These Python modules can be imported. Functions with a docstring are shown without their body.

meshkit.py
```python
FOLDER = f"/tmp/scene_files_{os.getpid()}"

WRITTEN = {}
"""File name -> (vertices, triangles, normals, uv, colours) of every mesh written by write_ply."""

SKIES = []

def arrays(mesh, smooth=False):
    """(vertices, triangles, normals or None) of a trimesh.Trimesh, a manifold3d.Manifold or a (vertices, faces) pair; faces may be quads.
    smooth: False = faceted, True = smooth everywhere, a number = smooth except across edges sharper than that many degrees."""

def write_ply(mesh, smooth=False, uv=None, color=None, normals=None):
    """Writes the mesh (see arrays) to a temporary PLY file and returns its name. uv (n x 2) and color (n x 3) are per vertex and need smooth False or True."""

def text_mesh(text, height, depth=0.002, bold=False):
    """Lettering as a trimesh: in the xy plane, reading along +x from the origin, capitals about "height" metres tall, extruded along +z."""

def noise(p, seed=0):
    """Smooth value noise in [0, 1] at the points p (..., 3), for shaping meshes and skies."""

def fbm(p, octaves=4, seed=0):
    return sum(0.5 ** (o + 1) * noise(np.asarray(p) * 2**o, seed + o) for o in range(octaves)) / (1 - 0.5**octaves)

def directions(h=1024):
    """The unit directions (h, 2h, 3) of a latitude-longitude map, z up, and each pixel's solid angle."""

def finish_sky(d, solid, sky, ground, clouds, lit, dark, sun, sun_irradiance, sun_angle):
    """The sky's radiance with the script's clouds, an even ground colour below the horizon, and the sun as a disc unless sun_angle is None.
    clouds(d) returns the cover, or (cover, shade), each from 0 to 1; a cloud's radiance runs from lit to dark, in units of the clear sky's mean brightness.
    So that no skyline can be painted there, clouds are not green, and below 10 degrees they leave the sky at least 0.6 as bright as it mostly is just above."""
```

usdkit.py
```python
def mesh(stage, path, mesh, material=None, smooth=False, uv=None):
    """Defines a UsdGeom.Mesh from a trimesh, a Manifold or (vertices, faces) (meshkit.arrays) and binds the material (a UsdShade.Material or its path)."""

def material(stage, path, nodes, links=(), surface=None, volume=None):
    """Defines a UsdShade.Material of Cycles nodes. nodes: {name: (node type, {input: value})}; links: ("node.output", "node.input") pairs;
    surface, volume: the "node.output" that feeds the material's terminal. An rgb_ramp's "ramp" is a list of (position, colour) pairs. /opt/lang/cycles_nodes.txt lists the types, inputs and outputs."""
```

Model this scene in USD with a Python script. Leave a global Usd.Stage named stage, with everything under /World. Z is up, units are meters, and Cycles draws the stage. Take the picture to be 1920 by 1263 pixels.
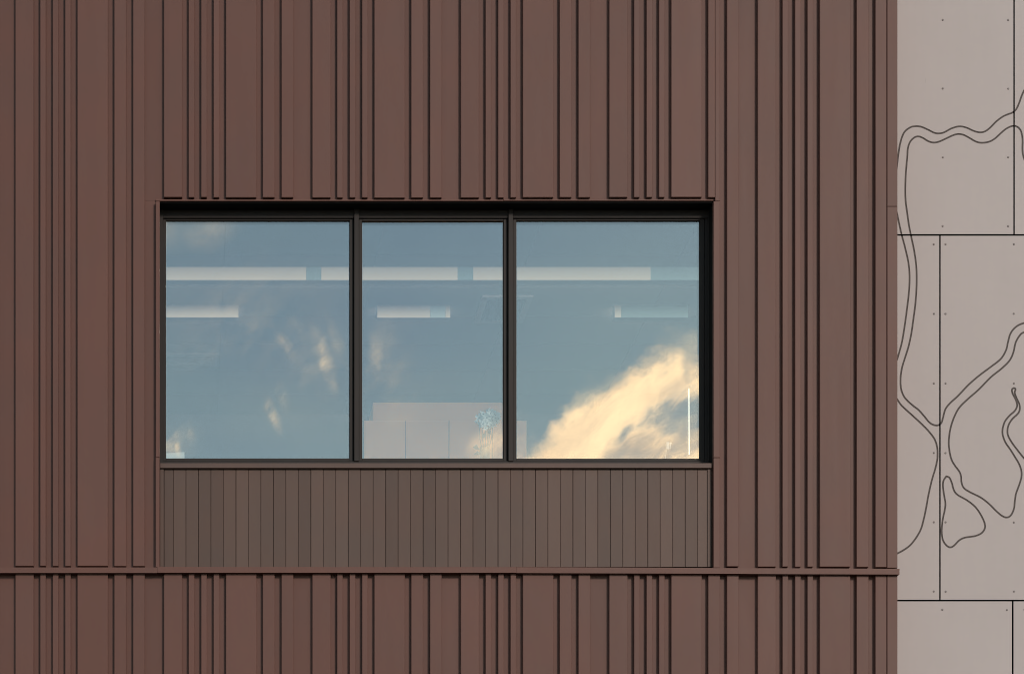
import math, random
import numpy as np, trimesh, usdkit, meshkit
import manifold3d as m3
from shapely.geometry import Polygon, LineString, box as sbox
from shapely.ops import unary_union
from pxr import Usd, UsdGeom, UsdLux, UsdShade, Sdf, Gf, Vt

stage = Usd.Stage.CreateInMemory()
UsdGeom.SetStageUpAxis(stage, UsdGeom.Tokens.z)
UsdGeom.SetStageMetersPerUnit(stage, 1.0)
world = UsdGeom.Xform.Define(stage, '/World')
stage.SetDefaultPrim(world.GetPrim())
UsdGeom.Scope.Define(stage, '/World/Looks')
rng = random.Random(7)

# ------------------------------------------------------------------ survey frame
S = 0.004                # metres on the front plane of the cladding per surveyed unit
UX, UY = 340.0, 2200.0   # point of the facade straight in front of the camera
EYE = 1.6                # camera height
DIST = 16.0              # camera to the front plane of the ribs
DU = DIST / S
CX = (UX - 960.0) * S


def P(u, v, d=0.0):
    """Point on the plane d units behind the rib fronts, surveyed along the sight line (u, v)."""
    k = (1 + d / DU) * S
    return np.array([CX + (u - UX) * k, d * S, EYE + (UY - v) * k])


# ------------------------------------------------------------------ camera
cam = UsdGeom.Camera.Define(stage, '/World/camera')
cam.AddTranslateOp().Set(Gf.Vec3d(CX, -DIST, EYE))
cam.AddRotateXOp().Set(90.0)
FOC = 50.0
AP = FOC * 1920 * S / DIST
cam.CreateFocalLengthAttr(FOC)
cam.CreateHorizontalApertureAttr(AP)
cam.CreateVerticalApertureAttr(AP * 673 / 1024)
cam.CreateHorizontalApertureOffsetAttr(AP * (960 - UX) / 1920)
cam.CreateVerticalApertureOffsetAttr(AP * (UY - 631.5) / 1920)
cam.CreateClippingRangeAttr(Gf.Vec2f(0.1, 5000))
cam.CreateExposureAttr(0.36)

# ------------------------------------------------------------------ sky and sun
SUN_EL, SUN_AZ = math.radians(22.0), math.radians(27.0)     # height; swing to the right of the facade's normal
sun_dir = np.array([math.sin(SUN_AZ) * math.cos(SUN_EL), -math.cos(SUN_AZ) * math.cos(SUN_EL), math.sin(SUN_EL)])
SKY_STRENGTH = 0.10


class Graph:
    """Collects Cycles nodes; every method returns 'node.output'."""
    def __init__(self):
        self.n, self.l, self.k = {}, [], 0

    def node(self, kind, out, links=None, **values):
        self.k += 1
        name = f'n{self.k}'
        self.n[name] = (kind, values)
        for socket, src in (links or {}).items():
            if isinstance(src, str):
                self.l.append((src, f'{name}.{socket}'))
            else:
                values[socket] = src
        return f'{name}.{out}'

    def m(self, op, a, b=0.0, c=0.0, clamp=False):
        return self.node('math', 'value', {'value1': a, 'value2': b, 'value3': c}, math_type=op, use_clamp=clamp)

    def add(self, a, b): return self.m('add', a, b)
    def sub(self, a, b): return self.m('subtract', a, b)
    def mul(self, a, b): return self.m('multiply', a, b)

    def smooth(self, x, lo, hi):
        return self.node('map_range', 'result', {'value': x}, range_type='smoothstep', from_min=lo, from_max=hi, to_min=0.0, to_max=1.0, clamp=True)

    def vec(self, x, y, z): return self.node('combine_xyz', 'vector', {'x': x, 'y': y, 'z': z})

    def noise(self, v, scale, detail=4.0, rough=0.55, dist=0.0, lac=2.0):
        return self.node('noise_texture', 'fac', {'vector': v}, scale=scale, detail=detail, roughness=rough, distortion=dist, lacunarity=lac)

    def mixc(self, f, a, b, kind='mix'):
        return self.node('mix', 'color', {'fac': f, 'color1': a, 'color2': b}, mix_type=kind)

    def build(self, path, surface):
        return usdkit.material(stage, path, self.n, self.l, surface=surface)


g = Graph()
sky = g.node('sky_texture', 'color', sky_type='single_scattering', sun_disc=False, sun_elevation=SUN_EL,
             sun_rotation=math.atan2(sun_dir[0], sun_dir[1]), altitude=100.0, air_density=1.0, aerosol_density=0.15, ozone_density=1.5)
dirv = g.node('texture_coordinate', 'generated')
sep = g.node('separate_xyz', 'x', {'vector': dirv}).split('.')[0]
dx, dy, dz = sep + '.x', sep + '.y', sep + '.z'
# cloud sheet coordinates: the plane in which distant clouds over the west lie (gnomonic about the facade's normal)
den = g.m('maximum', g.m('absolute', dy), 0.08)
cu = g.m('divide', dx, den)
cv = g.m('divide', dz, den)
west = g.smooth(g.mul(dy, -1.0), 0.05, 0.3)
# turbulence
p0 = g.vec(cu, cv, 0.0)
w1 = g.noise(p0, 14.0, 3.0, 0.55)
w2 = g.noise(g.vec(cu, cv, 3.7), 14.0, 3.0, 0.55)
wu = g.add(cu, g.mul(g.sub(w1, 0.5), 0.022))
wv = g.add(cv, g.mul(g.sub(w2, 0.5), 0.022))
# streaks lean to the upper right
sa, ca = math.sin(0.75), math.cos(0.75)
lu = g.add(g.mul(wu, ca), g.mul(wv, sa))
lv = g.sub(g.mul(wv, ca), g.mul(wu, sa))
n_st = g.noise(g.vec(g.mul(lu, 22.0), g.mul(lv, 70.0), 0.4), 1.0, 6.0, 0.58)
n_md = g.noise(g.vec(wu, wv, 1.9), 34.0, 6.0, 0.6)
n_hi = g.noise(g.vec(g.mul(lu, 60.0), g.mul(lv, 150.0), 2.2), 1.0, 5.0, 0.62)
n_lo = g.noise(g.vec(wu, wv, 5.1), 9.0, 4.0, 0.5)


def PX(u): return (u - UX) / DU
def PY(v): return (UY - v) / DU


# the big cumulus bank rising towards the low sun: its upper edge climbs to the right
edge_pts = [(900, 862), (960, 850), (1000, 838), (1045, 782), (1095, 752), (1140, 715), (1185, 668), (1240, 652), (1312, 648), (1500, 600), (1800, 560)]
u_lo, u_hi = PX(900), PX(1800)
ramp = [((PX(u) - u_lo) / (u_hi - u_lo), (PY(v),) * 3) for u, v in edge_pts]
eu = g.m('divide', g.sub(wu, u_lo), u_hi - u_lo, clamp=True)
edge = g.node('rgb_to_bw', 'val', {'color': g.node('rgb_ramp', 'color', {'fac': eu}, ramp=ramp)})
over = g.sub(edge, wv)                                     # > 0 inside the bank
over = g.add(over, g.add(g.mul(g.sub(n_md, 0.5), 0.046), g.mul(g.sub(n_hi, 0.5), 0.014)))
bank = g.mul(g.smooth(over, -0.003, 0.010), g.smooth(wu, PX(865), PX(950)))


def blob(u, v, ru, rv, lean=0.0):
    a = g.sub(wu, PX(u)); b = g.sub(wv, PY(v))
    a = g.sub(a, g.mul(b, lean))
    a = g.m('divide', a, ru / DU); b = g.m('divide', b, rv / DU)
    r2 = g.add(g.mul(a, a), g.mul(b, b))
    return g.m('exponent', g.mul(r2, -1.0))


# blue gaps inside the bank
base_over = g.sub(edge, wv)
bd = g.m('divide', g.sub(base_over, 0.031), 0.010)
gap = g.m('exponent', g.mul(g.mul(bd, bd), -1.0))
gap = g.mul(gap, g.smooth(wu, PX(1165), PX(1260)))
gap = g.m('maximum', gap, g.mul(blob(1178, 815, 13, 22, 0.5), 0.9))
gap = g.smooth(g.add(gap, g.add(g.mul(g.sub(n_st, 0.5), 1.3), g.mul(g.sub(n_hi, 0.5), 1.3))), 0.25, 0.95)
under = g.smooth(over, 0.018, 0.05)                        # the lower, shaded and streaky body
body = g.smooth(g.add(g.mul(n_st, 0.8), g.mul(n_hi, 0.2)), 0.36, 0.58)
bank = g.mul(bank, g.mul(g.smooth(wv, 0.25, 0.30), g.sub(1.0, g.smooth(wu, PX(1480), PX(1800)))))
bank = g.mul(bank, g.sub(1.0, g.mul(gap, 0.92)))
bank = g.mul(bank, g.m('multiply_add', g.mul(g.sub(1.0, body), under), -0.6, 1.0))
# small torn wisps
wisp = 0.0
for (u, v, ru, rv, lean, amt) in [(543, 655, 16, 34, -0.5, .42), (622, 690, 10, 42, -0.25, .75), (600, 700, 55, 60, 0, .14), (690, 680, 11, 46, 0.2, .55),
                                  (720, 720, 40, 60, 0, .25), (516, 790, 11, 30, -0.25, .75), (330, 836, 30, 18, -0.4, .65), (352, 838, 8, 20, -0.2, .9), (905, 832, 34, 26, 0.6, .9),
                                  (320, 428, 30, 34, 0, .22), (400, 432, 34, 26, 0.4, .22), (470, 620, 120, 90, 0, .15)]:
    b = g.mul(blob(u, v, ru, rv, lean), amt)
    wisp = b if wisp == 0.0 else g.m('maximum', wisp, b)
wisp = g.mul(g.mul(wisp, 0.85), g.smooth(g.add(g.mul(n_md, 0.6), g.mul(n_hi, 0.4)), 0.36, 0.62))
# thin flat streaks low over the roofs, and a scatter of faint cirrus over the whole sky
flat = g.noise(g.vec(g.mul(dx, 7.0), g.mul(dy, 7.0), g.mul(dz, 150.0)), 1.0, 4.0, 0.55)
low = g.sub(1.0, g.smooth(dz, 0.3055, 0.312))
flat = g.mul(g.smooth(flat, 0.50, 0.66), low)
cirrus = g.noise(g.vec(g.mul(dx, 2.2), g.mul(dy, 2.2), g.mul(dz, 5.0)), 1.0, 6.0, 0.62)
cirrus = g.mul(g.smooth(cirrus, 0.54, 0.85), 0.08)
cover = g.m('maximum', g.mul(bank, west), g.mul(wisp, west))
cover = g.m('maximum', cover, g.mul(flat, 0.25))
cover = g.m('maximum', cover, cirrus)
up = g.smooth(dz, 0.0, 0.05)
cover = g.mul(cover, up)
# sunlit colour: cream on the crests, dull rose-grey in the body
crest = g.mul(g.smooth(g.add(g.mul(n_st, 0.65), g.mul(n_md, 0.35)), 0.56, 0.40), 0.42)
shade = g.m('multiply', under, g.smooth(g.add(n_st, g.mul(g.sub(n_lo, .5), .5)), 0.62, 0.38), clamp=True)
CLOUD_LIT = (28.0, 19.4, 12.0)
CLOUD_DIM = (13.5, 9.6, 7.2)
cloud = g.mixc(g.m('maximum', crest, g.mul(shade, 0.8)), CLOUD_LIT, CLOUD_DIM)
haze_n = g.noise(g.vec(g.mul(dx, 3.1), g.mul(dy, 3.1), g.mul(dz, 5.5)), 1.0, 4.0, 0.55)
veil = g.mixc(g.add(0.16, g.mul(g.smooth(haze_n, 0.25, 0.75), 0.40)), sky, (6.6, 8.4, 7.8))       # thin high haze, patchy over the whole sky
skyc = g.mixc(cover, veil, cloud)
bg = g.node('background_shader', 'background', {'color': skyc}, strength=SKY_STRENGTH)
dome_mat = g.build('/World/Looks/sky_look', bg)
dome = UsdLux.DomeLight.Define(stage, '/World/sky')
UsdShade.MaterialBindingAPI.Apply(dome.GetPrim()).Bind(dome_mat)
dome.GetPrim().SetCustomDataByKey('kind', 'structure')

sun = UsdLux.DistantLight.Define(stage, '/World/sun')
sun.CreateNormalizeAttr(True)
sun.CreateIntensityAttr(0.40)
sun.CreateAngleAttr(10.0)
sun.CreateColorAttr(Gf.Vec3f(1.0, 0.87, 0.76))
zax = sun_dir
xax = np.cross([0, 0, 1], zax); xax /= np.linalg.norm(xax)
yax = np.cross(zax, xax)
sun.AddTransformOp().Set(Gf.Matrix4d(*[float(q) for r in (xax, yax, zax) for q in (*r, 0)], 0, 0, 0, 1))

# ------------------------------------------------------------------ prim helpers
used = {}


def numbered(parent, name):
    k = used.get((parent, name), 0)
    used[(parent, name)] = k + 1
    return f'{parent}/{name}' if k == 0 else f'{parent}/{name}_{k:03d}'


def obj(name, mesh, mat, parent='/World', smooth=False, label=None):
    path = numbered(str(parent), name)
    p = usdkit.mesh(stage, path, mesh, mat, smooth=smooth).GetPrim()
    if label:
        p.SetCustomDataByKey('label', label)
    return path


def tag(path, label=None, cat=None, group=None, kind=None):
    p = stage.GetPrimAtPath(path)
    for k, v in (('label', label), ('category', cat), ('group', group), ('kind', kind)):
        if v:
            p.SetCustomDataByKey(k, v)
    return path


def thing(name, label, cat, loc=(0, 0, 0), group=None):
    path = numbered('/World', name)
    x = UsdGeom.Xform.Define(stage, path)
    x.AddTranslateOp().Set(Gf.Vec3d(*map(float, loc)))
    return tag(path, label, cat, group)


def bx(lo, hi):
    lo, hi = np.minimum(lo, hi), np.maximum(lo, hi)
    m = trimesh.creation.box(hi - lo)
    m.apply_translation((lo + hi) / 2)
    return m


def cat(*ms): return trimesh.util.concatenate(list(ms))


def fold(x0, x1, z0, z1, yf, yb, c=0.0025):
    """Folded sheet-metal box seen from the front: front edges eased."""
    x0, x1 = min(x0, x1), max(x0, x1); z0, z1 = min(z0, z1), max(z0, z1)
    c = min(c, (x1 - x0) / 3, (z1 - z0) / 3)
    a = [(x0 + c, yf, z0 + c), (x1 - c, yf, z0 + c), (x1 - c, yf, z1 - c), (x0 + c, yf, z1 - c)]
    b = [(x0, yf + c, z0), (x1, yf + c, z0), (x1, yf + c, z1), (x0, yf + c, z1)]
    d = [(x0, yb, z0), (x1, yb, z0), (x1, yb, z1), (x0, yb, z1)]
    f = [(0, 1, 2, 3)]
    for i in range(4):
        j = (i + 1) % 4
        f += [(i + 4, j + 4, j, i), (i + 8, j + 8, j + 4, i + 4)]
    f.append((11, 10, 9, 8))
    return np.array(a + b + d), np.array(f)


def quad(u0, u1, v0, v1, d, thick, c=0.0025):
    """Folded box whose front face fills the surveyed rectangle on plane d; thick in units."""
    a, b = P(u0, v1, d), P(u1, v0, d)
    return fold(a[0], b[0], a[2], b[2], d * S, (d + thick) * S, c)


# ------------------------------------------------------------------ materials
L = '/World/Looks/'


def painted(name, base, rough=0.48, var=0.085, spec=0.20, streak=True, warm=0.03, bumpd=0.0006):
    g = Graph()
    pos = g.node('geometry', 'position')
    rnd = g.node('object_info', 'random')
    broad = g.noise(pos, 1.3, 3.0, 0.5)
    st = g.noise(g.node('mapping', 'vector', {'vector': pos}, mapping_type='point', scale=(9.0, 9.0, 0.7)), 1.0, 4.0, 0.55)
    fine = g.noise(pos, 240.0, 2.0, 0.6)
    v = g.add(g.mul(g.sub(broad, 0.5), var * 1.2), g.mul(g.sub(st, 0.5), var * (1.3 if streak else 0.3)))
    v = g.add(v, g.mul(g.sub(rnd, 0.5), var * 0.8))
    v = g.add(g.add(v, g.mul(g.sub(fine, 0.5), 0.05)), 1.0)
    tint = g.mixc(g.smooth(g.noise(pos, 2.1, 2.0, 0.5), 0.3, 0.7), tuple(np.array(base) * (1 + warm, 1 - warm * .3, 1 - warm)), tuple(np.array(base) * (1 - warm, 1, 1 + warm * .3)))
    col = g.mixc(1.0, tint, g.node('combine_color', 'color', {'r': v, 'g': v, 'b': v}, color_type='rgb'), 'multiply')
    wave = g.noise(g.node('mapping', 'vector', {'vector': pos}, mapping_type='point', scale=(5.0, 5.0, 1.6)), 1.0, 2.0, 0.5)
    bm = g.node('bump', 'normal', {'height': wave}, strength=0.6, distance=bumpd * 6)
    bm = g.node('bump', 'normal', {'height': fine, 'normal': bm}, strength=0.25, distance=0.0004)
    r = g.add(rough, g.mul(g.sub(st, 0.5), 0.12))
    s = g.node('principled_bsdf', 'BSDF', {'base_color': col, 'roughness': r, 'normal': bm}, specular_ior_level=spec)
    return g.build(L + name, s)


BROWN = np.array((0.126, 0.0595, 0.0475))
M_rib = [painted(f'brown_paint_{k}', tuple(BROWN * f)) for k, f in enumerate((1.0, 1.035, 0.97))]
M_pan = painted('brown_paint_pan', tuple(BROWN * 0.97))
M_board = [painted(f'brown_board_{k}', tuple(np.array((0.104, 0.0655, 0.0535)) * f), var=0.10) for k, f in enumerate((1.0, 1.09, 0.92))]
M_sill = painted('sill_paint', (0.104, 0.066, 0.056))
M_frame = painted('anthracite_frame', (0.0235, 0.0185, 0.0172), rough=0.5, var=0.12, warm=0.06)
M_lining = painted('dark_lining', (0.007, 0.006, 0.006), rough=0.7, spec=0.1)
M_gasket = painted('black_gasket', (0.010, 0.010, 0.011), rough=0.7, spec=0.3)
M_black = painted('dark_cavity', (0.012, 0.011, 0.010), rough=0.8, spec=0.2)
M_spacer = painted('spacer_metal', (0.20, 0.19, 0.20), rough=0.45)


def cement(name, base):
    g = Graph()
    pos = g.node('geometry', 'position')
    rnd = g.node('object_info', 'random')
    cl = g.noise(pos, 1.1, 4.0, 0.6)
    mo = g.noise(pos, 14.0, 5.0, 0.65)
    fi = g.noise(g.node('mapping', 'vector', {'vector': pos}, mapping_type='point', scale=(420.0, 420.0, 130.0)), 1.0, 2.0, 0.6)
    st = g.noise(g.node('mapping', 'vector', {'vector': pos}, mapping_type='point', scale=(11.0, 11.0, 0.8)), 1.0, 5.0, 0.6)
    v = g.add(g.mul(g.sub(cl, .5), .09), g.mul(g.sub(mo, .5), .05))
    v = g.add(v, g.mul(g.sub(fi, .5), .07))
    v = g.add(v, g.mul(g.sub(st, .5), .05))
    v = g.add(g.add(v, g.mul(g.sub(rnd, .5), .03)), 1.0)
    # a few thin run marks and specks
    mk = g.noise(g.node('mapping', 'vector', {'vector': pos}, mapping_type='point', scale=(60.0, 60.0, 7.0)), 1.0, 1.0, 0.4)
    mk = g.smooth(mk, 0.80, 0.86)
    v = g.mul(v, g.sub(1.0, g.mul(mk, 0.16)))
    col = g.mixc(1.0, base, g.node('combine_color', 'color', {'r': v, 'g': v, 'b': v}, color_type='rgb'), 'multiply')
    bm = g.node('bump', 'normal', {'height': fi}, strength=0.3, distance=0.0006)
    s = g.node('principled_bsdf', 'BSDF', {'base_color': col, 'normal': bm}, roughness=0.7, specular_ior_level=0.3)
    return g.build(L + name, s)


M_panel = cement('pale_fibre_cement', (0.450, 0.389, 0.374))
M_core = cement('groove_core', (0.085, 0.066, 0.060))
M_screw = painted('screw_head', (0.21, 0.18, 0.17), rough=0.45, streak=False)


def plain(name, base, rough=0.6, spec=0.4, emit=None, strength=0.0):
    return usdkit.material(stage, L + name, {'p': ('principled_bsdf', dict(base_color=base, roughness=rough, specular_ior_level=spec, **({'emission_color': emit, 'emission_strength': strength} if emit else {})))}, [], surface='p.BSDF')


def glass(name, tint, refl, bumpd, seed):
    g = Graph()
    pos = g.node('geometry', 'position')
    wv = g.noise(g.node('mapping', 'vector', {'vector': pos}, mapping_type='point', scale=(2.3, 1.0, 1.1), location=(seed, 0, seed * 2)), 1.0, 1.5, 0.4)
    nb = g.node('bump', 'normal', {'height': wv}, strength=1.0, distance=bumpd)
    fr = g.node('fresnel', 'fac', IOR=1.5)
    f = g.add(fr, refl)
    t = g.node('transparent_bsdf', 'BSDF', color=tint)
    gl = g.node('glossy_bsdf', 'BSDF', {'normal': nb}, color=(0.91, 0.97, 0.94), roughness=0.0)
    s = g.node('mix_closure', 'closure', {'fac': f, 'closure1': t, 'closure2': gl})
    return g.build(L + name, s)


# ------------------------------------------------------------------ ground
gr = Graph()
gp = gr.node('geometry', 'position')
gv = gr.add(gr.mul(gr.sub(gr.noise(gp, 0.6, 5.0, 0.6), .5), .35), gr.add(gr.mul(gr.sub(gr.noise(gp, 60.0, 3.0, 0.6), .5), .4), 1.0))
gc = gr.mixc(1.0, (0.036, 0.034, 0.032), gr.node('combine_color', 'color', {'r': gv, 'g': gv, 'b': gv}, color_type='rgb'), 'multiply')
M_ground = gr.build(L + 'asphalt', gr.node('principled_bsdf', 'BSDF', {'base_color': gc}, roughness=0.85, specular_ior_level=0.3))
tag(obj('ground', (np.array([(-1500, -1500, 0), (1500, -1500, 0), (1500, 1500, 0), (-1500, 1500, 0)], float), np.array([(0, 1, 2, 3)])), M_ground), 'dark asphalt ground', None, None, 'structure')

# ------------------------------------------------------------------ the brown building
RIB_D = 8.0            # depth of the folds
T0, B0 = -260, 1800    # surveyed extent upwards and downwards
W0, W1 = -300, 1663
OP_L, OP_R, OP_T, OP_B = 300.0, 1338.0, 376.5, 1063.0    # recess of window and spandrel
BELT = 1072.0
bld = thing('brown_building', 'brown metal clad building with uneven vertical ribs and one wide three part window', 'building', P(690, 2599, 0) * (1, 0, 0))
BO = np.array(P(690, 2599, 0) * (1, 0, 0))


def sh(mesh):
    """Moves a world mesh into the building's frame."""
    if isinstance(mesh, tuple):
        return mesh[0] - BO, mesh[1]
    mesh = mesh.copy(); mesh.apply_translation(-BO); return mesh


def part(name, mesh, mat, parent=bld, smooth=False, label=None): return obj(name, sh(mesh), mat, parent, smooth, label)


# bearing wall behind the sheets, with the window opening; one ring of four blocks and the mass below
YB0, YB1 = (RIB_D + 2.5) * S, 52 * S
xa, xb = P(W0, 0)[0], P(1681.5, 0)[0]
zt, zb = P(0, T0)[2], 0.0
ol, orr = P(OP_L - 1.5, 0)[0], P(OP_R + 1.5, 0)[0]
ot, ob = P(0, OP_T - 1)[2], P(0, OP_B + 1)[2]
wall = cat(bx((xa, YB0, ot), (xb, YB1, zt)), bx((xa, YB0, ob), (ol, YB1, ot)), bx((orr, YB0, ob), (xb, YB1, ot)), bx((xa, YB0, zb), (xb, YB1, ob)))
wall_p = part('cladding_backing', wall, M_black)

RIBS = [(0, 34.3), (46.4, 10.6), (69.9, 10.7), (93.2, 10.6), (116.3, 57.2), (185.4, 22.3), (220.6, 22.0)]
PITCH, FIRST = 278.4, 28.9
ribs = []
for k in range(-2, 7):
    for o, w in RIBS:
        a = FIRST + k * PITCH + o
        if a > W0 and a < 1660:
            ribs.append((a, min(a + w, 1662.3)))


def rib_fn(v, u):      # the bottoms follow the slightly crooked flashings
    return v


def tone(): return M_rib[rng.choice((0, 0, 0, 1, 2))]


def add_rib(a, b, v0, v1):
    j = rng.uniform(-0.25, 0.25)
    part('rib', quad(a, b, v0, v1 + j, rng.uniform(-0.12, 0.12), RIB_D + 2), tone(), wall_p)


def add_pan(a, b, v0, v1):
    """Flat recessed sheet between two folds."""
    A, B = P(a, v1), P(b, v0)      # set out on the front plane like the folds it sits between
    part('pan', bx((A[0] + 0.0005, RIB_D * S, A[2]), (B[0] - 0.0005, (RIB_D + 2.2) * S, B[2])), M_pan, wall_p)


BELT_T = lambda u: 1062.2 + (0.8 if u < 295 else 0) + max(0, u - 960) / 720 * 3.0     # crooked by a few millimetres
for i, (a, b) in enumerate(ribs):
    nxt = ribs[i + 1][0] if i + 1 < len(ribs) else 1662.3
    # lower storey
    add_rib(a, b, BELT_T(a) + 9, B0)
    if nxt - b > 1: add_pan(b, nxt, BELT_T(a) + 4, B0)
    # upper storey: beside or above the opening
    mid = (a + b) / 2
    head = 369.6 + 0.9 * math.exp(-((mid - 760) / 260) ** 2)
    if 300 < mid < 1330:
        add_rib(a, b, T0, head)
    elif mid >= 1330 and mid < 1350:
        add_rib(a, 1340.8, T0, 369.6)
        part('opening_trim', quad(1341.0, 1350, T0, 376.9, 0, RIB_D + 2), M_rib[0], label='right opening trim above the head')
    else:
        add_rib(a, b, T0, BELT_T(a) - 2.6)
    if nxt - b > 1:
        if nxt <= 300 or b >= 1345:
            add_pan(b, nxt, T0, BELT_T(a) + 4)
        elif b < 300:      # the wide pan left of the opening
            add_pan(b, nxt, T0, 372.5)
            add_pan(b, 291.8, 372.8, BELT_T(a) + 4)
        else:
            add_pan(b, nxt, T0, 374.0)
# corner profile, two lengths butted at v = 387
for v0, v1 in ((T0, 386.8), (387.2, 1064.0), (1075.0, B0)):
    part('corner_trim', quad(1663.6, 1682.8, v0, v1, 0, 128), tone())
# right-hand cheek below the rib that runs into the opening's edge
part('opening_trim', quad(1338, 1350, 377.2, 857.2, 0, RIB_D + 2), tone(), label='right opening trim')
part('opening_trim', quad(1338, 1350, 857.7, 1063.5, 0.2, RIB_D + 2), tone(), label='right opening trim below the sill')
part('opening_trim', quad(292.0, 299.6, 377.4, 856.6, -1.0, RIB_D + 4), tone(), label='left opening trim')
part('opening_trim', quad(291.8, 299.3, 857.1, 1062.5, -1.4, RIB_D + 4), M_rib[1], label='left opening trim below the sill')
# head flashing: two lengths lapped at u = 944, its lip standing a little proud
for u0, u1, dv in ((292, 943.8, 0.5), (944.2, 1340.8, 0.0)):
    part('head_flashing', quad(u0, u1, 372.6 + dv, 376.4 + dv, RIB_D - 3.0 - 5.5 * (u0 > 900) * 0 , 4.5), M_rib[1])
# belt flashing at floor level: three lengths
for u0, u1, v0, v1, vb0, vb1 in ((-300, 294.6, 1063.0, 1073.2, 1063.0, 1073.2), (295.0, 967.6, 1061.8, 1072.9, 1062.0, 1072.9), (968.0, 1686.6, 1062.2, 1073.2, 1065.6, 1076.2)):
    yf, yb = -7 * S, (RIB_D + 1) * S
    a0, a1, b0, b1 = P(u0, v0, -7), P(u0, v1, -7), P(u1, vb0, -7), P(u1, vb1, -7)
    q = []
    for y in (yf, yb):
        q += [(a1[0], y, a1[2]), (b1[0], y, b1[2]), (b0[0], y, b0[2]), (a0[0], y, a0[2])]
    f = [(0, 1, 2, 3), (7, 6, 5, 4), (4, 5, 1, 0), (3, 2, 6, 7), (1, 5, 6, 2), (4, 0, 3, 7)]
    part('belt_flashing', (np.array(q), np.array(f)), M_rib[0])

# linings of the recess
RV = 57.0
hx0, hx1 = P(OP_L - 0.5, 0)[0], P(OP_R + 0.3, 0)[0]
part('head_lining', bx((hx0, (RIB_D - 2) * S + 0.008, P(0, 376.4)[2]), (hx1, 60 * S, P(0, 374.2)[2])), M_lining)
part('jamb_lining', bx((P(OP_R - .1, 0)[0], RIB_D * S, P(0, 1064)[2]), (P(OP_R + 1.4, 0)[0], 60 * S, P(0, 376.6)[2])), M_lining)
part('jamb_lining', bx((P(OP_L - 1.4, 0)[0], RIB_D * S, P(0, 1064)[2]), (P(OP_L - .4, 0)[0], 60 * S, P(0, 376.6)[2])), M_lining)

# spandrel boards below the window
SP = 12.0
sp = part('spandrel', bx(P(OP_L - 0.4, 1062.6, 0) * (1, 0, 1) + (0, (SP + 2.5) * S, 0), P(OP_R, 872, 0) * (1, 0, 1) + (0, (SP + 6) * S, 0)), M_black)
seams = [307.4] + [325.2 + 23.4 * k for k in range(43)]
seams = [s for s in seams if s < 1320] + [1326.4]
for k in range(len(seams) - 1):
    a, b = seams[k], seams[k + 1]
    wide = 0.6 if (k % 3 == 0) else 0.3
    part('board', quad(a + wide, b - 0.25, 876.0, 1062.2, SP + rng.uniform(-0.25, 0.25), 2.2, 0.0016), M_board[rng.choice((0, 0, 1, 2))], sp)
part('edge_trim', quad(299.8, 307.2, 876.0, 1062.2, SP - 2.0, 4), M_board[0], sp)
part('edge_trim', quad(1326.6, 1334.4, 876.0, 1062.2, SP - 2.0, 4), M_board[0], sp)
# sill flashing
part('sill', quad(299.8, 1334.6, 867.6, 876.9, SP - 6.0, 46), M_sill)

# ------------------------------------------------------------------ window
FD = 36.0
win = part('window', cat(), M_frame) if False else None
fm = []


def fr(u0, u1, v0, v1, d, thick=14): return trimesh.Trimesh(*[np.asarray(q) for q in meshkit.arrays(quad(u0, u1, v0, v1, d, thick, 0.002))[:2]], process=False)


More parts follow.
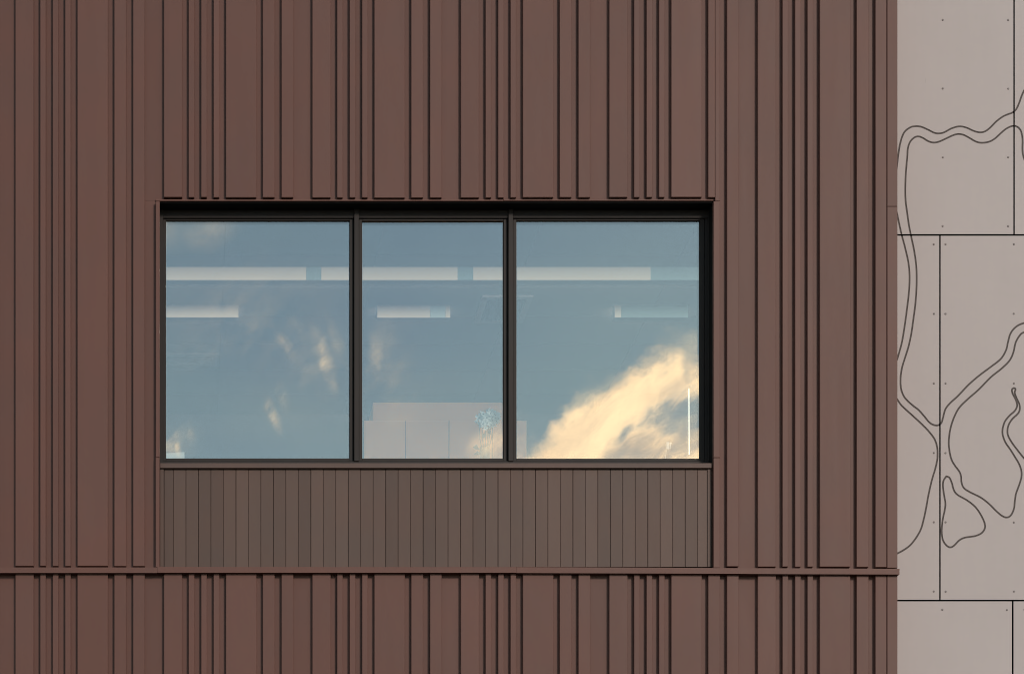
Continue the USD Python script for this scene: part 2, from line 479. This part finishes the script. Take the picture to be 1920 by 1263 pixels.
FT, FB = 392.4, 871.0
frame_m = cat(fr(298, 306, FT, FB, FD), fr(1328.2, 1333, FT, FB, FD), fr(1321.6, 1328.5, FT + 2.5, FB, FD + 4, 10),
              fr(298, 1332, FT - 5, 408.6, FD + 1.5, 12), fr(298, 1332, 863.8, FB, FD - 0.6, 14))
win = part('window', frame_m, M_frame)
tag(win, 'wide dark framed window in three panes reflecting sky')
for u0, u1 in ((664.0, 673.2), (953.4, 962.4)):
    part('mullion', quad(u0, u1, FT - 1, 864.0, FD - 3, 16, 0.003), M_frame, win)
for u0, u1 in ((656.5, 678), (945, 967), (1313.5, 1327)):
    part('frame_core', fr(u0, u1, FT, FB, FD + 10.5, 8), M_gasket, win)
PANES = [(311.2, 655.0, 413.2, 858.8), (679.0, 943.4, 414.0, 858.9), (968.4, 1311.8, 413.2, 859.2)]
rail = [(305.8, 662.2), (673.0, 951.4), (962.2, 1320.6)]
G_out = glass('outer_glass', (0.96, 0.985, 0.98), 0.235, 0.0007, 1.3)
G_in = glass('inner_glass', (0.96, 0.985, 0.975), 0.125, 0.0007, 4.1)
tilts = [(0.0009, -0.0006), (-0.0016, 0.0005), (0.0004, 0.0)]
for k, ((u0, u1, v0, v1), (r0, r1)) in enumerate(zip(PANES, rail)):
    d = FD + 5
    ring = cat(fr(r0, u0, 408.4, 863.9, d, 10), fr(u1 + 1.0, r1, 408.4, 863.9, d, 10), fr(u0, u1 + 1.0, 408.4, v0, d, 10), fr(u0, u1 + 1.0, v1, 863.9, d, 10))
    sash = part('sash', ring, M_frame, win)
    part('gasket', fr(u1 + 0.05, u1 + 1.0, v0, v1, d + 1.2, 4), M_gasket, win)
    a, b = P(u0 - 2, v1 + 2, d + 4), P(u1 + 2, v0 - 2, d + 4)
    for which, off, mat, (tu, tv) in (('pane', 0.0, G_out, tilts[k]), ('pane', 0.024, G_in, (tilts[k][0] - 0.0030, tilts[k][1] - 0.0034))):
        y = (d + 4) * S + off
        hx, hz = (b[0] - a[0]) / 2, (b[2] - a[2]) / 2
        cx, cz = (a[0] + b[0]) / 2, (a[2] + b[2]) / 2
        V = []
        for t in (0.0, 0.006):
            for sx, sz in ((-1, -1), (1, -1), (1, 1), (-1, 1)):
                V.append((cx + sx * hx, y + t + sx * hx * tu + sz * hz * tv, cz + sz * hz))
        part(which, (np.array(V), np.array([(0, 1, 2, 3), (4, 5, 1, 0), (1, 5, 6, 2), (2, 6, 7, 3), (3, 7, 4, 0)])), mat, win)
    sp_y0, sp_y1 = (d + 4) * S + 0.008, (d + 4) * S + 0.021
    A, B = P(u0 - 1, v1 + 1, d + 6), P(u1 + 1, v0 - 1, d + 6)
    w_ = 0.011
    part('spacer', cat(bx((A[0], sp_y0, B[2] - w_ * 0.9), (B[0], sp_y1, B[2])), bx((A[0], sp_y0, A[2]), (A[0] + w_ * .6, sp_y1, B[2])), bx((B[0] - w_ * .6, sp_y0, A[2]), (B[0], sp_y1, B[2]))), M_spacer, win)

# ------------------------------------------------------------------ the room behind
FLOOR = P(0, 1064)[2]
CEIL = FLOOR + 2.70
BACK = 4.35
RX0, RX1 = P(120, 0)[0], P(1640, 0)[0]
M_ceil = plain('ceiling_grey', (0.07, 0.07, 0.07), 0.9, 0.2)
M_room = plain('room_wall_paint', (0.10, 0.10, 0.105), 0.9, 0.2)
M_floor = plain('room_floor_lino', (0.12, 0.11, 0.10), 0.5)
Y0 = YB1
# ceiling tiles on a dark grid
cl = part('ceiling', bx((RX0, Y0, CEIL + 0.012), (RX1, BACK, CEIL + 0.05)), M_black)
tx, ty = 1.2, 0.6
nx = int((RX1 - RX0) / tx)
for i in range(nx):
    for j in range(7):
        x0, y0 = RX0 + 0.02 + i * tx, Y0 + 0.02 + j * ty
        if y0 + ty < BACK + .1:
            part('ceiling_tile', bx((x0 + .0025, y0 + .0025, CEIL), (x0 + tx - .0025, min(y0 + ty - .0025, BACK - .005), CEIL + 0.015)), M_ceil, cl)
part('room_floor', bx((RX0, Y0, FLOOR - 0.2), (RX1, BACK, FLOOR)), M_floor)
part('room_wall', bx((RX0, BACK, FLOOR - .2), (RX1, BACK + .1, CEIL + .1)), M_room)
part('room_wall', bx((RX0 - .1, Y0, FLOOR - .2), (RX0, BACK + .1, CEIL + .1)), M_room)
part('room_wall', bx((RX1, Y0, FLOOR - .2), (RX1 + .1, BACK + .1, CEIL + .1)), M_room)
SILLZ = P(0, 866, 58)[2]
part('window_board', bx((P(299, 0)[0], 58 * S, SILLZ - .03), (P(1336, 0)[0], 58 * S + 0.32, SILLZ - 0.004)), plain('window_board_white', (0.5, 0.5, 0.5), 0.5))
part('roof_slab', bx((xa, Y0 + .0, CEIL + .12), (xb, BACK + .5, CEIL + .35)), M_black)


def RP(u, v, y):
    """Point at depth y metres along the sight line (u, v)."""
    return P(u, v, y / S)


def ray_depth(v, z):
    """Depth at which the sight line at height v reaches height z."""
    return ((z - EYE) / (UY - v) - S) / S * DU * S


# tall cabinets along the back wall
CY = 3.85
c0, c1 = RP(682, 0, CY)[0], RP(988, 0, CY)[0]
M_house0 = plain('cabinet_inside', (0.05, 0.05, 0.055), 0.6)
M_cab = plain('cabinet_front', (0.78, 0.40, 0.19), 0.5)
ctop = RP(0, 787, CY)[2]
cab = thing('cabinet', 'tall peach coloured cabinet with plain doors against the back wall of the room', 'cabinet', ((c0 + c1) / 2, CY, FLOOR))
co = np.array([(c0 + c1) / 2, CY, FLOOR])


def local(mesh, o):
    if isinstance(mesh, tuple): return mesh[0] - o, mesh[1]
    mesh = mesh.copy(); mesh.apply_translation(-np.asarray(o)); return mesh


obj('carcass', local(bx((c0, CY + .024, FLOOR), (c1, BACK - .005, ctop)), co), M_house0, cab)
dsx = [682, 760.5, 842.0, 923.5, 988]
for k in range(4):
    a, b = RP(dsx[k], 0, CY)[0], RP(dsx[k + 1], 0, CY)[0]
    obj('door', local(fold(a + .0035, b - .0035, FLOOR + .1, ctop - .006, CY, CY + .02), co), M_cab, cab)
blk = obj('bulkhead', local(bx((RP(700, 0, CY)[0], CY + .03, ctop + .004), (RP(955, 0, CY)[0], BACK - .006, min(RP(0, 752, CY)[2], CEIL - .005))), co), M_cab, cab)


# ceiling lamps
def lamp_face(name, top, bot, strength, z0=0.0, z1=1.0):
    """Edge-lit acrylic: the strip of diodes runs along the lower edge, so the face fades upwards."""
    g = Graph()
    z = g.node('separate_xyz', 'z', {'vector': g.node('geometry', 'position')})
    z = g.node('map_range', 'result', {'value': z}, from_min=z0, from_max=z1, to_min=0.0, to_max=1.0, clamp=True)
    c = g.node('rgb_ramp', 'color', {'fac': z}, ramp=[(0, bot), (0.45, tuple(0.6 * np.array(bot) + 0.4 * np.array(top))), (1, top)])
    e = g.node('emission', 'emission', {'color': c}, strength=strength)
    return g.build(L + name, e)


M_added_back = lamp_face('added_back_fill', (1, .80, .66), (1, .80, .66), 13.0)  # added unseen light on the lamp backs, to brighten the cabinet
M_house = plain('lamp_housing', (0.05, 0.05, 0.055), 0.5)


def linear_lamp(name, label, u0, u1, v0, v1, y, segs, group='lamp panels hanging under the ceiling'):
    a, b = RP(u0, v1, y), RP(u1, v0, y)
    o = np.array([(a[0] + b[0]) / 2, y, b[2]])
    t = thing(name, label, 'ceiling lamp', o, group)
    k = len([n for n in used if n[0] == t]) + int(y * 100)
    k = f'{k}_{int(u0)}'
    M_lit = lamp_face(f'edge_lit_diffuser_{k}', (0.03, 0.02, 0.017), (0.38, 0.29, 0.20), 1.0, a[2], b[2])
    M_half = lamp_face(f'half_lit_diffuser_{k}', (0.02, 0.025, 0.025), (0.22, 0.24, 0.21), 1.0, a[2], b[2])
    M_dim = lamp_face(f'dim_diffuser_{k}', (0.0, 0.001, 0.001), (0.10, 0.13, 0.115), 1.0, a[2], b[2])
    obj('housing', local(bx((a[0] - .004, y + .006, a[2]), (b[0] + .004, y + .09, b[2] + .004)), o), M_house, t)
    for s0, s1, lit in segs:
        p, q = RP(s0, v1, y), RP(s1, v0, y)
        obj('diffuser', local(bx((p[0], y, p[2] + .001), (q[0], y + .005, q[2])), o), (M_dim, M_lit, M_half)[lit], t)
    obj('back_diffuser', local(bx((a[0] + .01, y + .0905, a[2] + .01), (b[0] - .01, y + .095, b[2] - .004)), o), M_added_back, t)
    for u in (u0 + (u1 - u0) * .15, u0 + (u1 - u0) * .85):
        x = RP(u, 0, y)[0]
        if b[2] + .004 < CEIL - .003:
            obj('hanger', local(bx((x - .006, y + .03, b[2] + .004), (x + .006, y + .05, CEIL)), o), M_house, t)


linear_lamp('long_ceiling_lamp', 'long run of lit lamp panels nearest the window, across all three panes', 240, 1330, 485, 524.6, 1.05,
            [(240, 574, 1), (574.4, 602, 0), (602.4, 858, 1), (858.4, 887, 0), (887.4, 1220, 1), (1220.4, 1328, 0)])
linear_lamp('short_ceiling_lamp', 'short lit lamp panel deeper in the room behind the left pane', 300, 447, 572, 594.5, 1.75, [(300, 447, 1)])
linear_lamp('short_ceiling_lamp', 'short lamp panel behind the middle pane, with a dim stripe near its right end', 707.5, 844, 572, 595, 1.75, [(707.5, 806.5, 1), (807, 835, 2), (835.5, 844, 1)])
linear_lamp('short_ceiling_lamp', 'mostly dim lamp panel behind the right pane, lit only at its left end', 1153, 1290, 571.5, 594.6, 1.75, [(1153, 1164.5, 1), (1165, 1290, 0)])


# ceiling ventilation grilles
def vent(label, u0, u1, va, vb, slats):
    y0, y1 = ray_depth(va, CEIL), ray_depth(vb, CEIL)
    ym = (y0 + y1) / 2
    x0, x1 = RP(u0, 0, y0)[0], RP(u1, 0, y0)[0]
    o = np.array([(x0 + x1) / 2, ym, CEIL])
    t = thing('ceiling_vent', label, 'vent', o, 'vents in the ceiling')
    obj('vent_frame', local(cat(bx((x0, y0, CEIL - .015), (x0 + .05, y1, CEIL - .001)), bx((x1 - .05, y0, CEIL - .015), (x1, y1, CEIL - .001)),
                                bx((x0 + .05, y0, CEIL - .015), (x1 - .05, y0 + .05, CEIL - .001)), bx((x0 + .05, y1 - .05, CEIL - .015), (x1 - .05, y1, CEIL - .001))), o), M_house, t)
    obj('vent_backing', local(bx((x0 + .05, y0 + .05, CEIL - .004), (x1 - .05, y1 - .05, CEIL - .0012)), o), M_black, t)
    n = slats
    for k in range(n):
        x = x0 + .06 + (x1 - x0 - .12) * (k + .5) / n
        obj('slat', local(bx((x - .012, y0 + .052, CEIL - .013), (x + .012, y1 - .052, CEIL - .0045)), o), M_black, t)


vent('square slatted vent in the ceiling seen behind the second mullion', 905, 1000, 553, 603, 8)
vent('dark shallow vent in the ceiling behind the left pane, below the short lamp', 250, 408, 661, 683, 3)

# things on the window board, close behind the glass
YS = 58 * S + 0.14
b0 = RP(290, 0, YS)[0]
M_white = plain('white_card', (0.80, 0.84, 0.82), 0.7)
pb = thing('white_box', 'white box lying behind the lower left corner of the left pane', 'box', (RP(328, 0, YS)[0], YS, SILLZ))
o = np.array([RP(328, 0, YS)[0], YS, SILLZ])
hz = RP(0, 848.2, YS)[2]; hz0 = RP(0, 850.6, YS)[2]
xl, xr = RP(300, 0, YS)[0], RP(345.8, 0, YS)[0]
vv = [(xl, YS, SILLZ - .003), (xr, YS, SILLZ - .003), (xr, YS, hz), (xl, YS, hz0)]
vv = np.array(vv + [(x, y + .12, z) for x, y, z in vv])
obj('box_body', (vv - o, np.array([(0, 1, 2, 3), (7, 6, 5, 4), (4, 5, 1, 0), (1, 5, 6, 2), (3, 7, 4, 0)])), M_white, pb)
obj('lid', (np.array([(xl, YS - .002, hz0 + .0005), (xr + .001, YS - .002, hz + .0005), (xr + .001, YS + .122, hz + .0005), (xl, YS + .122, hz0 + .0005),
                      (xl, YS - .002, hz0 + .004), (xr + .001, YS - .002, hz + .004), (xr + .001, YS + .122, hz + .004), (xl, YS + .122, hz0 + .004)]) - o,
            np.array([(3, 2, 1, 0), (4, 5, 6, 7), (0, 1, 5, 4), (1, 2, 6, 5), (2, 3, 7, 6), (3, 0, 4, 7)])), M_white, pb)


def tube(p, q, r0, r1=None, n=10):
    p, q = np.asarray(p, float), np.asarray(q, float)
    r1 = r0 if r1 is None else r1
    d = (q - p) / np.linalg.norm(q - p)
    a = np.cross(d, (0, 1, 0) if abs(d[1]) < .9 else (1, 0, 0)); a /= np.linalg.norm(a); b = np.cross(d, a)
    t = np.arange(n) * 2 * np.pi / n
    ring = np.cos(t)[:, None] * a + np.sin(t)[:, None] * b
    v = np.vstack([p + r0 * ring, q + r1 * ring, [p], [q]])
    f = []
    for i in range(n):
        j = (i + 1) % n
        f += [(i, j, n + j), (i, n + j, n + i), (2 * n, j, i), (2 * n + 1, n + i, n + j)]
    m = trimesh.Trimesh(v, f, process=False)
    return m


# upright white rod, not a lamp: an added glow brightens it
yp = YS + .02
a, b = RP(1292.4, 857, yp), RP(1291.6, 727.5, yp)
o = np.array([a[0], yp, SILLZ])
rod = thing('tube_lamp', 'thin upright white rod with added glow behind the right pane near its edge', 'lamp', o)
M_rod = plain('enamel_white', (0.86, 0.86, 0.80), 0.35)
M_rod_glow = plain('rod_added_glow', (0.8, 0.8, 0.75), 0.4, 0.4, (1.0, 0.95, 0.76), 0.9)
obj('tube', local(tube(RP(1292.4, 851.5, yp), b, .0052), o), M_rod_glow, rod, 40)
obj('finial', local(trimesh.creation.icosphere(2, .0068).apply_translation(b), o), M_rod, rod, True)
obj('foot', local(cat(tube((a[0], yp, SILLZ - .003), (a[0], yp, SILLZ + .006), .03, .026, 16), trimesh.creation.icosphere(2, .0085).apply_translation(RP(1292.8, 856.6, yp))), o), M_rod, rod, 40)
# small card on a leaning stick
a, b = RP(1247.6, 861, yp), RP(1249.6, 841, yp)
o = np.array([a[0], yp, SILLZ])
cd = thing('card_holder', 'small white card on a thin leaning stick left of the upright rod', 'card holder', o)
obj('stick', local(tube(a, RP(1250.2, 829, yp), .0022), o), M_rod, cd, 40)
c_a, c_b = RP(1249.6, 841.5, yp - .004), RP(1254.4, 828.5, yp - .004)
obj('card', local(bx((c_a[0], yp - .006, c_a[2]), (c_b[0], yp - .003, c_b[2])), o), M_white, cd)
e0, e1, e2 = RP(1255.2, 841.5, yp), RP(1259.4, 828.5, yp + .004), RP(1256.6, 841.5, yp)
tri = np.array([(e0[0], yp - .006, c_a[2]), (e2[0], yp - .002, c_a[2]), (e1[0], yp + .004, c_b[2]), (e0[0], yp - .006, c_b[2])])
obj('card', (np.vstack([tri, tri + (0, .003, 0)]) - o, np.array([(0, 1, 2, 3), (7, 6, 5, 4), (0, 4, 5, 1), (1, 5, 6, 2), (2, 6, 7, 3), (3, 7, 4, 0)])), M_white, cd)
obj('foot', local(bx((a[0] - .02, yp - .015, SILLZ - .003), (a[0] + .02, yp + .015, SILLZ + .002)), o), M_rod, cd)

# vase and flowers
yv = 58 * S + 0.10
vc = RP(909, 862, yv); vc[2] = SILLZ - .003
gx = Graph()
M_vase = gx.build(L + 'vase_glass', gx.node('mix_closure', 'closure', {'fac': gx.mul(gx.node('fresnel', 'fac', IOR=1.5), 0.5),
                  'closure1': gx.node('transparent_bsdf', 'BSDF', color=(0.72, 0.82, 0.80)), 'closure2': gx.node('glossy_bsdf', 'BSDF', color=(0.9, 1, 1), roughness=0.45)}))
vase = thing('flower_vase', 'straight glass vase holding white flowers behind the middle pane', 'vase', vc)
prof = [(0.0, 0.0), (.038, 0.0), (.040, .004), (.038, .06), (.040, .15), (.037, .15), (.035, .06), (.036, .012), (0, .012)]
obj('vase_body', trimesh.creation.revolve(np.array(prof), sections=28), M_vase, vase, 40)
fl = thing('flower_bunch', 'bunch of white flowers on long stems standing in the glass vase', 'flowers', vc)
M_petal = usdkit.material(stage, L + 'petal', {'d': ('principled_bsdf', dict(base_color=(0.92, 0.95, 0.94), roughness=0.6)), 't': ('translucent_bsdf', dict(color=(0.7, 0.8, 0.78))), 'm': ('mix_closure', dict(fac=0.12))},
                          [('d.BSDF', 'm.closure1'), ('t.BSDF', 'm.closure2')], surface='m.closure')
M_stem = plain('stem_green', (0.05, 0.11, 0.10), 0.6)
M_leaf = plain('leaf_green', (0.04, 0.10, 0.09), 0.5)


def flower(c, r, az, el):
    """Five cupped petals round a small centre."""
    V, F = [], []
    d = np.array([math.cos(el) * math.sin(az), -math.cos(el) * math.cos(az), math.sin(el)])
    a = np.cross(d, (0, 0, 1)); a /= np.linalg.norm(a); b = np.cross(a, d)
    for k in range(5):
        t = 2 * math.pi * k / 5 + r * 90
        e = math.cos(t) * a + math.sin(t) * b
        s = np.cross(d, e)
        pts = [0 * e, e * .35 + s * .26 + d * .16, e * .85 + s * .36 + d * .22, e * 1.08 + d * .12, e * .85 - s * .36 + d * .22, e * .35 - s * .26 + d * .16, e * .6 + d * .05]
        n = len(V)
        V += [c + r * q for q in pts]
        F += [(n + 6, n + i, n + (i + 1) % 6) for i in range(6)]
    return trimesh.Trimesh(V, F, process=False), d


heads = [(899, 783, 8), (905, 777, 8), (911, 776, 7), (916, 772, 8), (921, 775, 8), (927, 777, 7.5), (932, 780, 7), (935, 784, 5.5), (913, 783, 8), (919, 786, 8), (917, 793, 8.5),
         (922, 796, 7), (925, 788, 8), (930, 789, 6.5), (903, 794, 7), (907, 798, 5), (918, 801, 6.5), (893, 791, 4), (908, 787, 6), (929, 784, 6)]
heads += [(u + rng.uniform(-4, 4), v + rng.uniform(-3, 4), r * 0.9) for u, v, r in heads[:16]]
for u, v, r in heads:
    dyv = rng.uniform(-.035, .035)
    c = RP(u, v, yv + dyv)
    m, d = flower(c, r * S * 1.08, rng.uniform(-1.0, 1.0), rng.uniform(-.5, .9))
    h = obj('flower', local(m, vc), M_petal, fl)
    ctr = trimesh.creation.icosphere(1, r * S * .16); ctr.apply_translation(c + d * r * S * .18)
    obj('flower_centre', local(ctr, vc), M_stem, h)
for u, v, ub in ((898, 786, 906), (911, 800, 909), (916, 797, 911), (919, 803, 912), (925, 795, 911), (904, 800, 908)):
    p = [RP(u, v, yv), RP((u * .75 + ub * .25), 822, yv + .01), np.array(RP(ub, 858, yv))]
    obj('stem', local(cat(tube(p[0], p[1], .0024, .003, 6), tube(p[1], p[2], .003, .0032, 6)), vc), M_stem, fl, 40)
for u0, v0, u1, v1, w in ((912, 812, 905, 822, 4), (914, 806, 920, 815, 4), (899, 842, 886, 838, 5), (904, 850, 888, 852, 4)):
    a, b = RP(u0, v0, yv), RP(u1, v1, yv - .02)
    m_ = (a + b) / 2 + (0, -.01, .006)
    s = np.cross(b - a, (0, 1, 0)); s = s / np.linalg.norm(s) * w * S
    obj('leaf', (np.array([a, m_ + s, b, m_ - s, m_ + (0, -.006, 0)]) - vc, np.array([(0, 1, 4), (1, 2, 4), (2, 3, 4), (3, 0, 4)])), M_leaf, fl)

# ------------------------------------------------------------------ pale panelled wall to the right
PD = 125.0
GW = 1.7       # half width of a groove
pw = thing('panelled_wall', 'pale fibre cement panelled wall right of the brown building, with wavy engraved lines', 'wall', P(1800, 2599, PD) * (1, 1, 0))
PO = np.array(P(1800, 2599, PD) * (1, 1, 0))
LINES = [
    [(1676, 372), (1678, 340), (1681, 318), (1684, 292), (1688, 268), (1695, 249), (1706, 239.5), (1716, 237), (1727, 238), (1740, 243.5), (1751, 249), (1760, 250.5), (1770, 248.5), (1783, 241.5), (1795, 237.7), (1803, 237.5), (1813, 240), (1825, 245.5), (1836, 248.4), (1846, 247), (1856, 240), (1868, 228), (1880, 219), (1890, 214.5), (1898, 211.5), (1905, 205.5), (1911, 193), (1916, 179), (1923, 166), (1940, 150), (1975, 140), (2040, 134), (2120, 166), (2200, 152), (2300, 186), (2450, 162), (2640, 190)],
    [(2640, 372), (2450, 330), (2300, 352), (2200, 318), (2120, 342), (2040, 322), (1975, 330), (1940, 322), (1926, 309), (1919, 294), (1917, 279), (1917.3, 263), (1914.8, 247.5), (1909.7, 239.8), (1902.6, 236.4), (1895.4, 237.4), (1886, 242), (1876.4, 250), (1865.4, 260), (1854.3, 266), (1840, 268), (1829, 265.4), (1817.9, 259), (1806.8, 253.3), (1797.3, 251.6), (1787.8, 253.6), (1773.6, 260), (1760.9, 265.7), (1750.6, 267.6), (1740.3, 265), (1730.8, 259.2), (1721.6, 256), (1713.4, 258.8), (1706.3, 266.5), (1702.3, 278), (1701, 295), (1698.8, 319), (1697.3, 350), (1698, 377), (1701, 400), (1704.5, 424), (1709, 446), (1714, 470), (1717.8, 498), (1718.7, 528), (1716.8, 564), (1712.3, 600), (1708.5, 626), (1703.5, 649), (1697, 670), (1691, 690), (1688.4, 711), (1690, 731), (1697, 746), (1711, 759.5), (1722, 768), (1732, 779), (1742, 791), (1750.6, 796.3), (1758.8, 796.8), (1765, 792.3), (1768, 783), (1772.5, 767), (1781.4, 755.4), (1796, 742), (1816, 721), (1835, 704.5), (1857.6, 687.5), (1876, 673), (1886, 657), (1890, 641), (1894.7, 625), (1905, 612.5), (1920, 605.5), (1950, 600), (1975, 603), (2050, 636), (2150, 610), (2300, 652), (2640, 630)],
    [(1670, 345), (1676, 372), (1681, 396), (1686, 420), (1690.8, 441), (1697.4, 466), (1703.3, 493), (1705.4, 518), (1704.3, 546), (1700.4, 580), (1696, 612), (1691.5, 639), (1687.5, 655), (1682, 673), (1672, 700)],
    [(1668, 728), (1682, 748), (1691, 760.5), (1711, 778.8), (1728, 794.5), (1742, 809), (1752.4, 823.3), (1757.2, 839), (1757.6, 858), (1753.8, 877.4), (1747.4, 899), (1741, 926.5), (1736.4, 951.8), (1731.6, 974), (1726.6, 991.4), (1718, 1007), (1707, 1021), (1694.4, 1030.4), (1681, 1037.5), (1665, 1044)],
    [(2640, 668), (2300, 692), (2150, 652), (2050, 678), (1990, 634), (1968, 622), (1945, 618), (1920, 622.8), (1911, 630), (1904, 643), (1899.8, 661), (1892.6, 676), (1878, 690.6), (1857.6, 707), (1835, 730), (1814.4, 748), (1798, 764.7), (1787.6, 785), (1781.4, 806), (1778.9, 828.5), (1780.4, 846), (1784, 861), (1789.8, 871.5), (1798.6, 883.4), (1801.8, 892), (1802.6, 903), (1806.8, 913.8), (1817.9, 921.7), (1838.5, 932), (1854.3, 944), (1867, 956.6), (1878, 966), (1887.5, 969.5), (1895.4, 965.3), (1901, 953.4), (1902.8, 939), (1905, 925), (1911.3, 907.5), (1915.2, 893.5), (1914.8, 881), (1910.5, 869), (1905, 859.5), (1894.7, 843), (1884.4, 827.5), (1879.4, 810), (1883.3, 791.6), (1892.6, 779), (1902.7, 769.8), (1907, 760.6), (1905, 750.3), (1898.4, 737), (1897.5, 730), (1900.8, 727.3), (1904, 729.3), (1902.6, 736), (1906, 746), (1911.8, 760), (1910, 773), (1897, 786.3), (1890, 799.7), (1889.5, 814), (1896.7, 828.5), (1909, 845), (1920, 858.5), (1940, 880), (1975, 905), (2050, 962), (2150, 940), (2300, 1012), (2640, 980)],
]
ISLE = [(1774.3, 892.5), (1768.9, 901), (1768, 912), (1770.4, 929.7), (1772.6, 943), (1771.2, 956), (1767.3, 975), (1765.6, 996), (1768, 1012), (1775.1, 1022.3), (1782.3, 1025.4), (1789.4, 1021.5), (1798.9, 1012), (1810, 1007), (1829, 1004), (1841.6, 997.7), (1847, 986.6), (1842.4, 971), (1830.5, 952), (1814.7, 938.4), (1795.7, 927.3), (1788.6, 918.6), (1784.4, 904.3), (1780, 895), (1774.3, 892.5)]


def spline(pts, n=5):
    p = np.array(pts, float); out = []
    for i in range(len(p) - 1):
        a, b, c, d = p[max(i - 1, 0)], p[i], p[i + 1], p[min(i + 2, len(p) - 1)]
        for t in np.arange(n) / n:
            out.append(0.5 * (2 * b + (c - a) * t + (2 * a - 5 * b + 4 * c - d) * t ** 2 + (3 * b - a - 3 * c + d) * t ** 3))
    return np.array(out + [p[-1]])


groove = unary_union([LineString(spline(l)).buffer(GW, quad_segs=4) for l in LINES] + [LineString(spline(ISLE)).buffer(GW, quad_segs=4)])
JW = 1.5
rows = [(-260, 440.4 - JW, [1623, 1901.4, 2180, 2458.4, 2600], [-219, -91, 38, 166.4, 295.2, 424], [22.0, 144.5, 267.5]),
        (440.4 + JW, 1125 - JW, [1484, 1762.4, 2040.8, 2319.2, 2600], [458, 588, 718.4, 848.6, 978.4, 1108], [10.6, 138.6, 267.0]),
        (1125 + JW, 1800, [1620.5, 1899.0, 2177, 2455.4, 2600], [1142.4, 1271, 1400, 1529, 1658, 1780], [22.0, 146.2, 267.5])]
scr = meshkit.arrays(m3.Manifold.hull(m3.Manifold.cylinder(0.001, 0.0082, 0.0082, 14) + m3.Manifold.cylinder(0.0035, 0.0082, 0.0045, 14)))
scr_v = scr[0] @ np.array([[1, 0, 0], [0, 0, 1], [0, -1, 0]], float).T
# cylinder axis now along -y
scr_v = np.stack([scr[0][:, 0], -scr[0][:, 2], scr[0][:, 1]], 1)
THK = 0.8
backing = bx(P(1560, 1800, PD + 8) * (1, 0, 1) + (0, (PD + 9) * S, 0), P(2600, -260, PD + 8) * (1, 0, 1) + (0, (PD + 40) * S, 0))
obj('wall_backing', local(cat(backing, bx((P(1560, 0, PD)[0], (PD + 9) * S, 0), (P(2600, 0, PD)[0], (PD + 40) * S, P(0, 1801, PD)[2]))), PO), M_black, pw)
for v0, v1, joints, sv, su in rows:
    for a, b in zip(joints[:-1], joints[1:]):
        rect = sbox(a + JW, v0, b - JW, v1)
        top = rect.difference(groove)
        lo = P(a + JW, v1, PD); hi = P(b - JW, v0, PD)
        k = (1 + PD / DU) * S

        def ext(poly, d0, d1):
            ms = []
            for q in getattr(poly, 'geoms', [poly]):
                if q.area < .5: continue
                m = trimesh.creation.extrude_polygon(q, (d1 - d0) * S, engine='earcut')
                v = m.vertices
                m.vertices = np.stack([CX + (v[:, 0] - UX) * k, d1 * S - v[:, 2], EYE + (UY - v[:, 1]) * k], 1)
                if m.volume < 0: m.invert()
                ms.append(m)
            return cat(*ms)

        pan = obj('panel', local(ext(top, PD, PD + THK), PO), M_panel, pw)
        if rect.intersects(groove):
            obj('groove_bed', local(ext(rect.buffer(-0.05), PD + THK + .01, PD + THK + 1.5), PO), M_core, pan)
        for s in sv:
            for du in su:
                u = a + du
                if 1686 < u < 2590 and not groove.buffer(1).contains(LineString([(u - .1, s), (u + .1, s)])):
                    c = P(u + rng.uniform(-.3, .3), s + rng.uniform(-.3, .3), PD) - (0, 0.0003, 0)
                    obj('screw', (scr_v + c - PO, scr[1]), M_screw, pan)
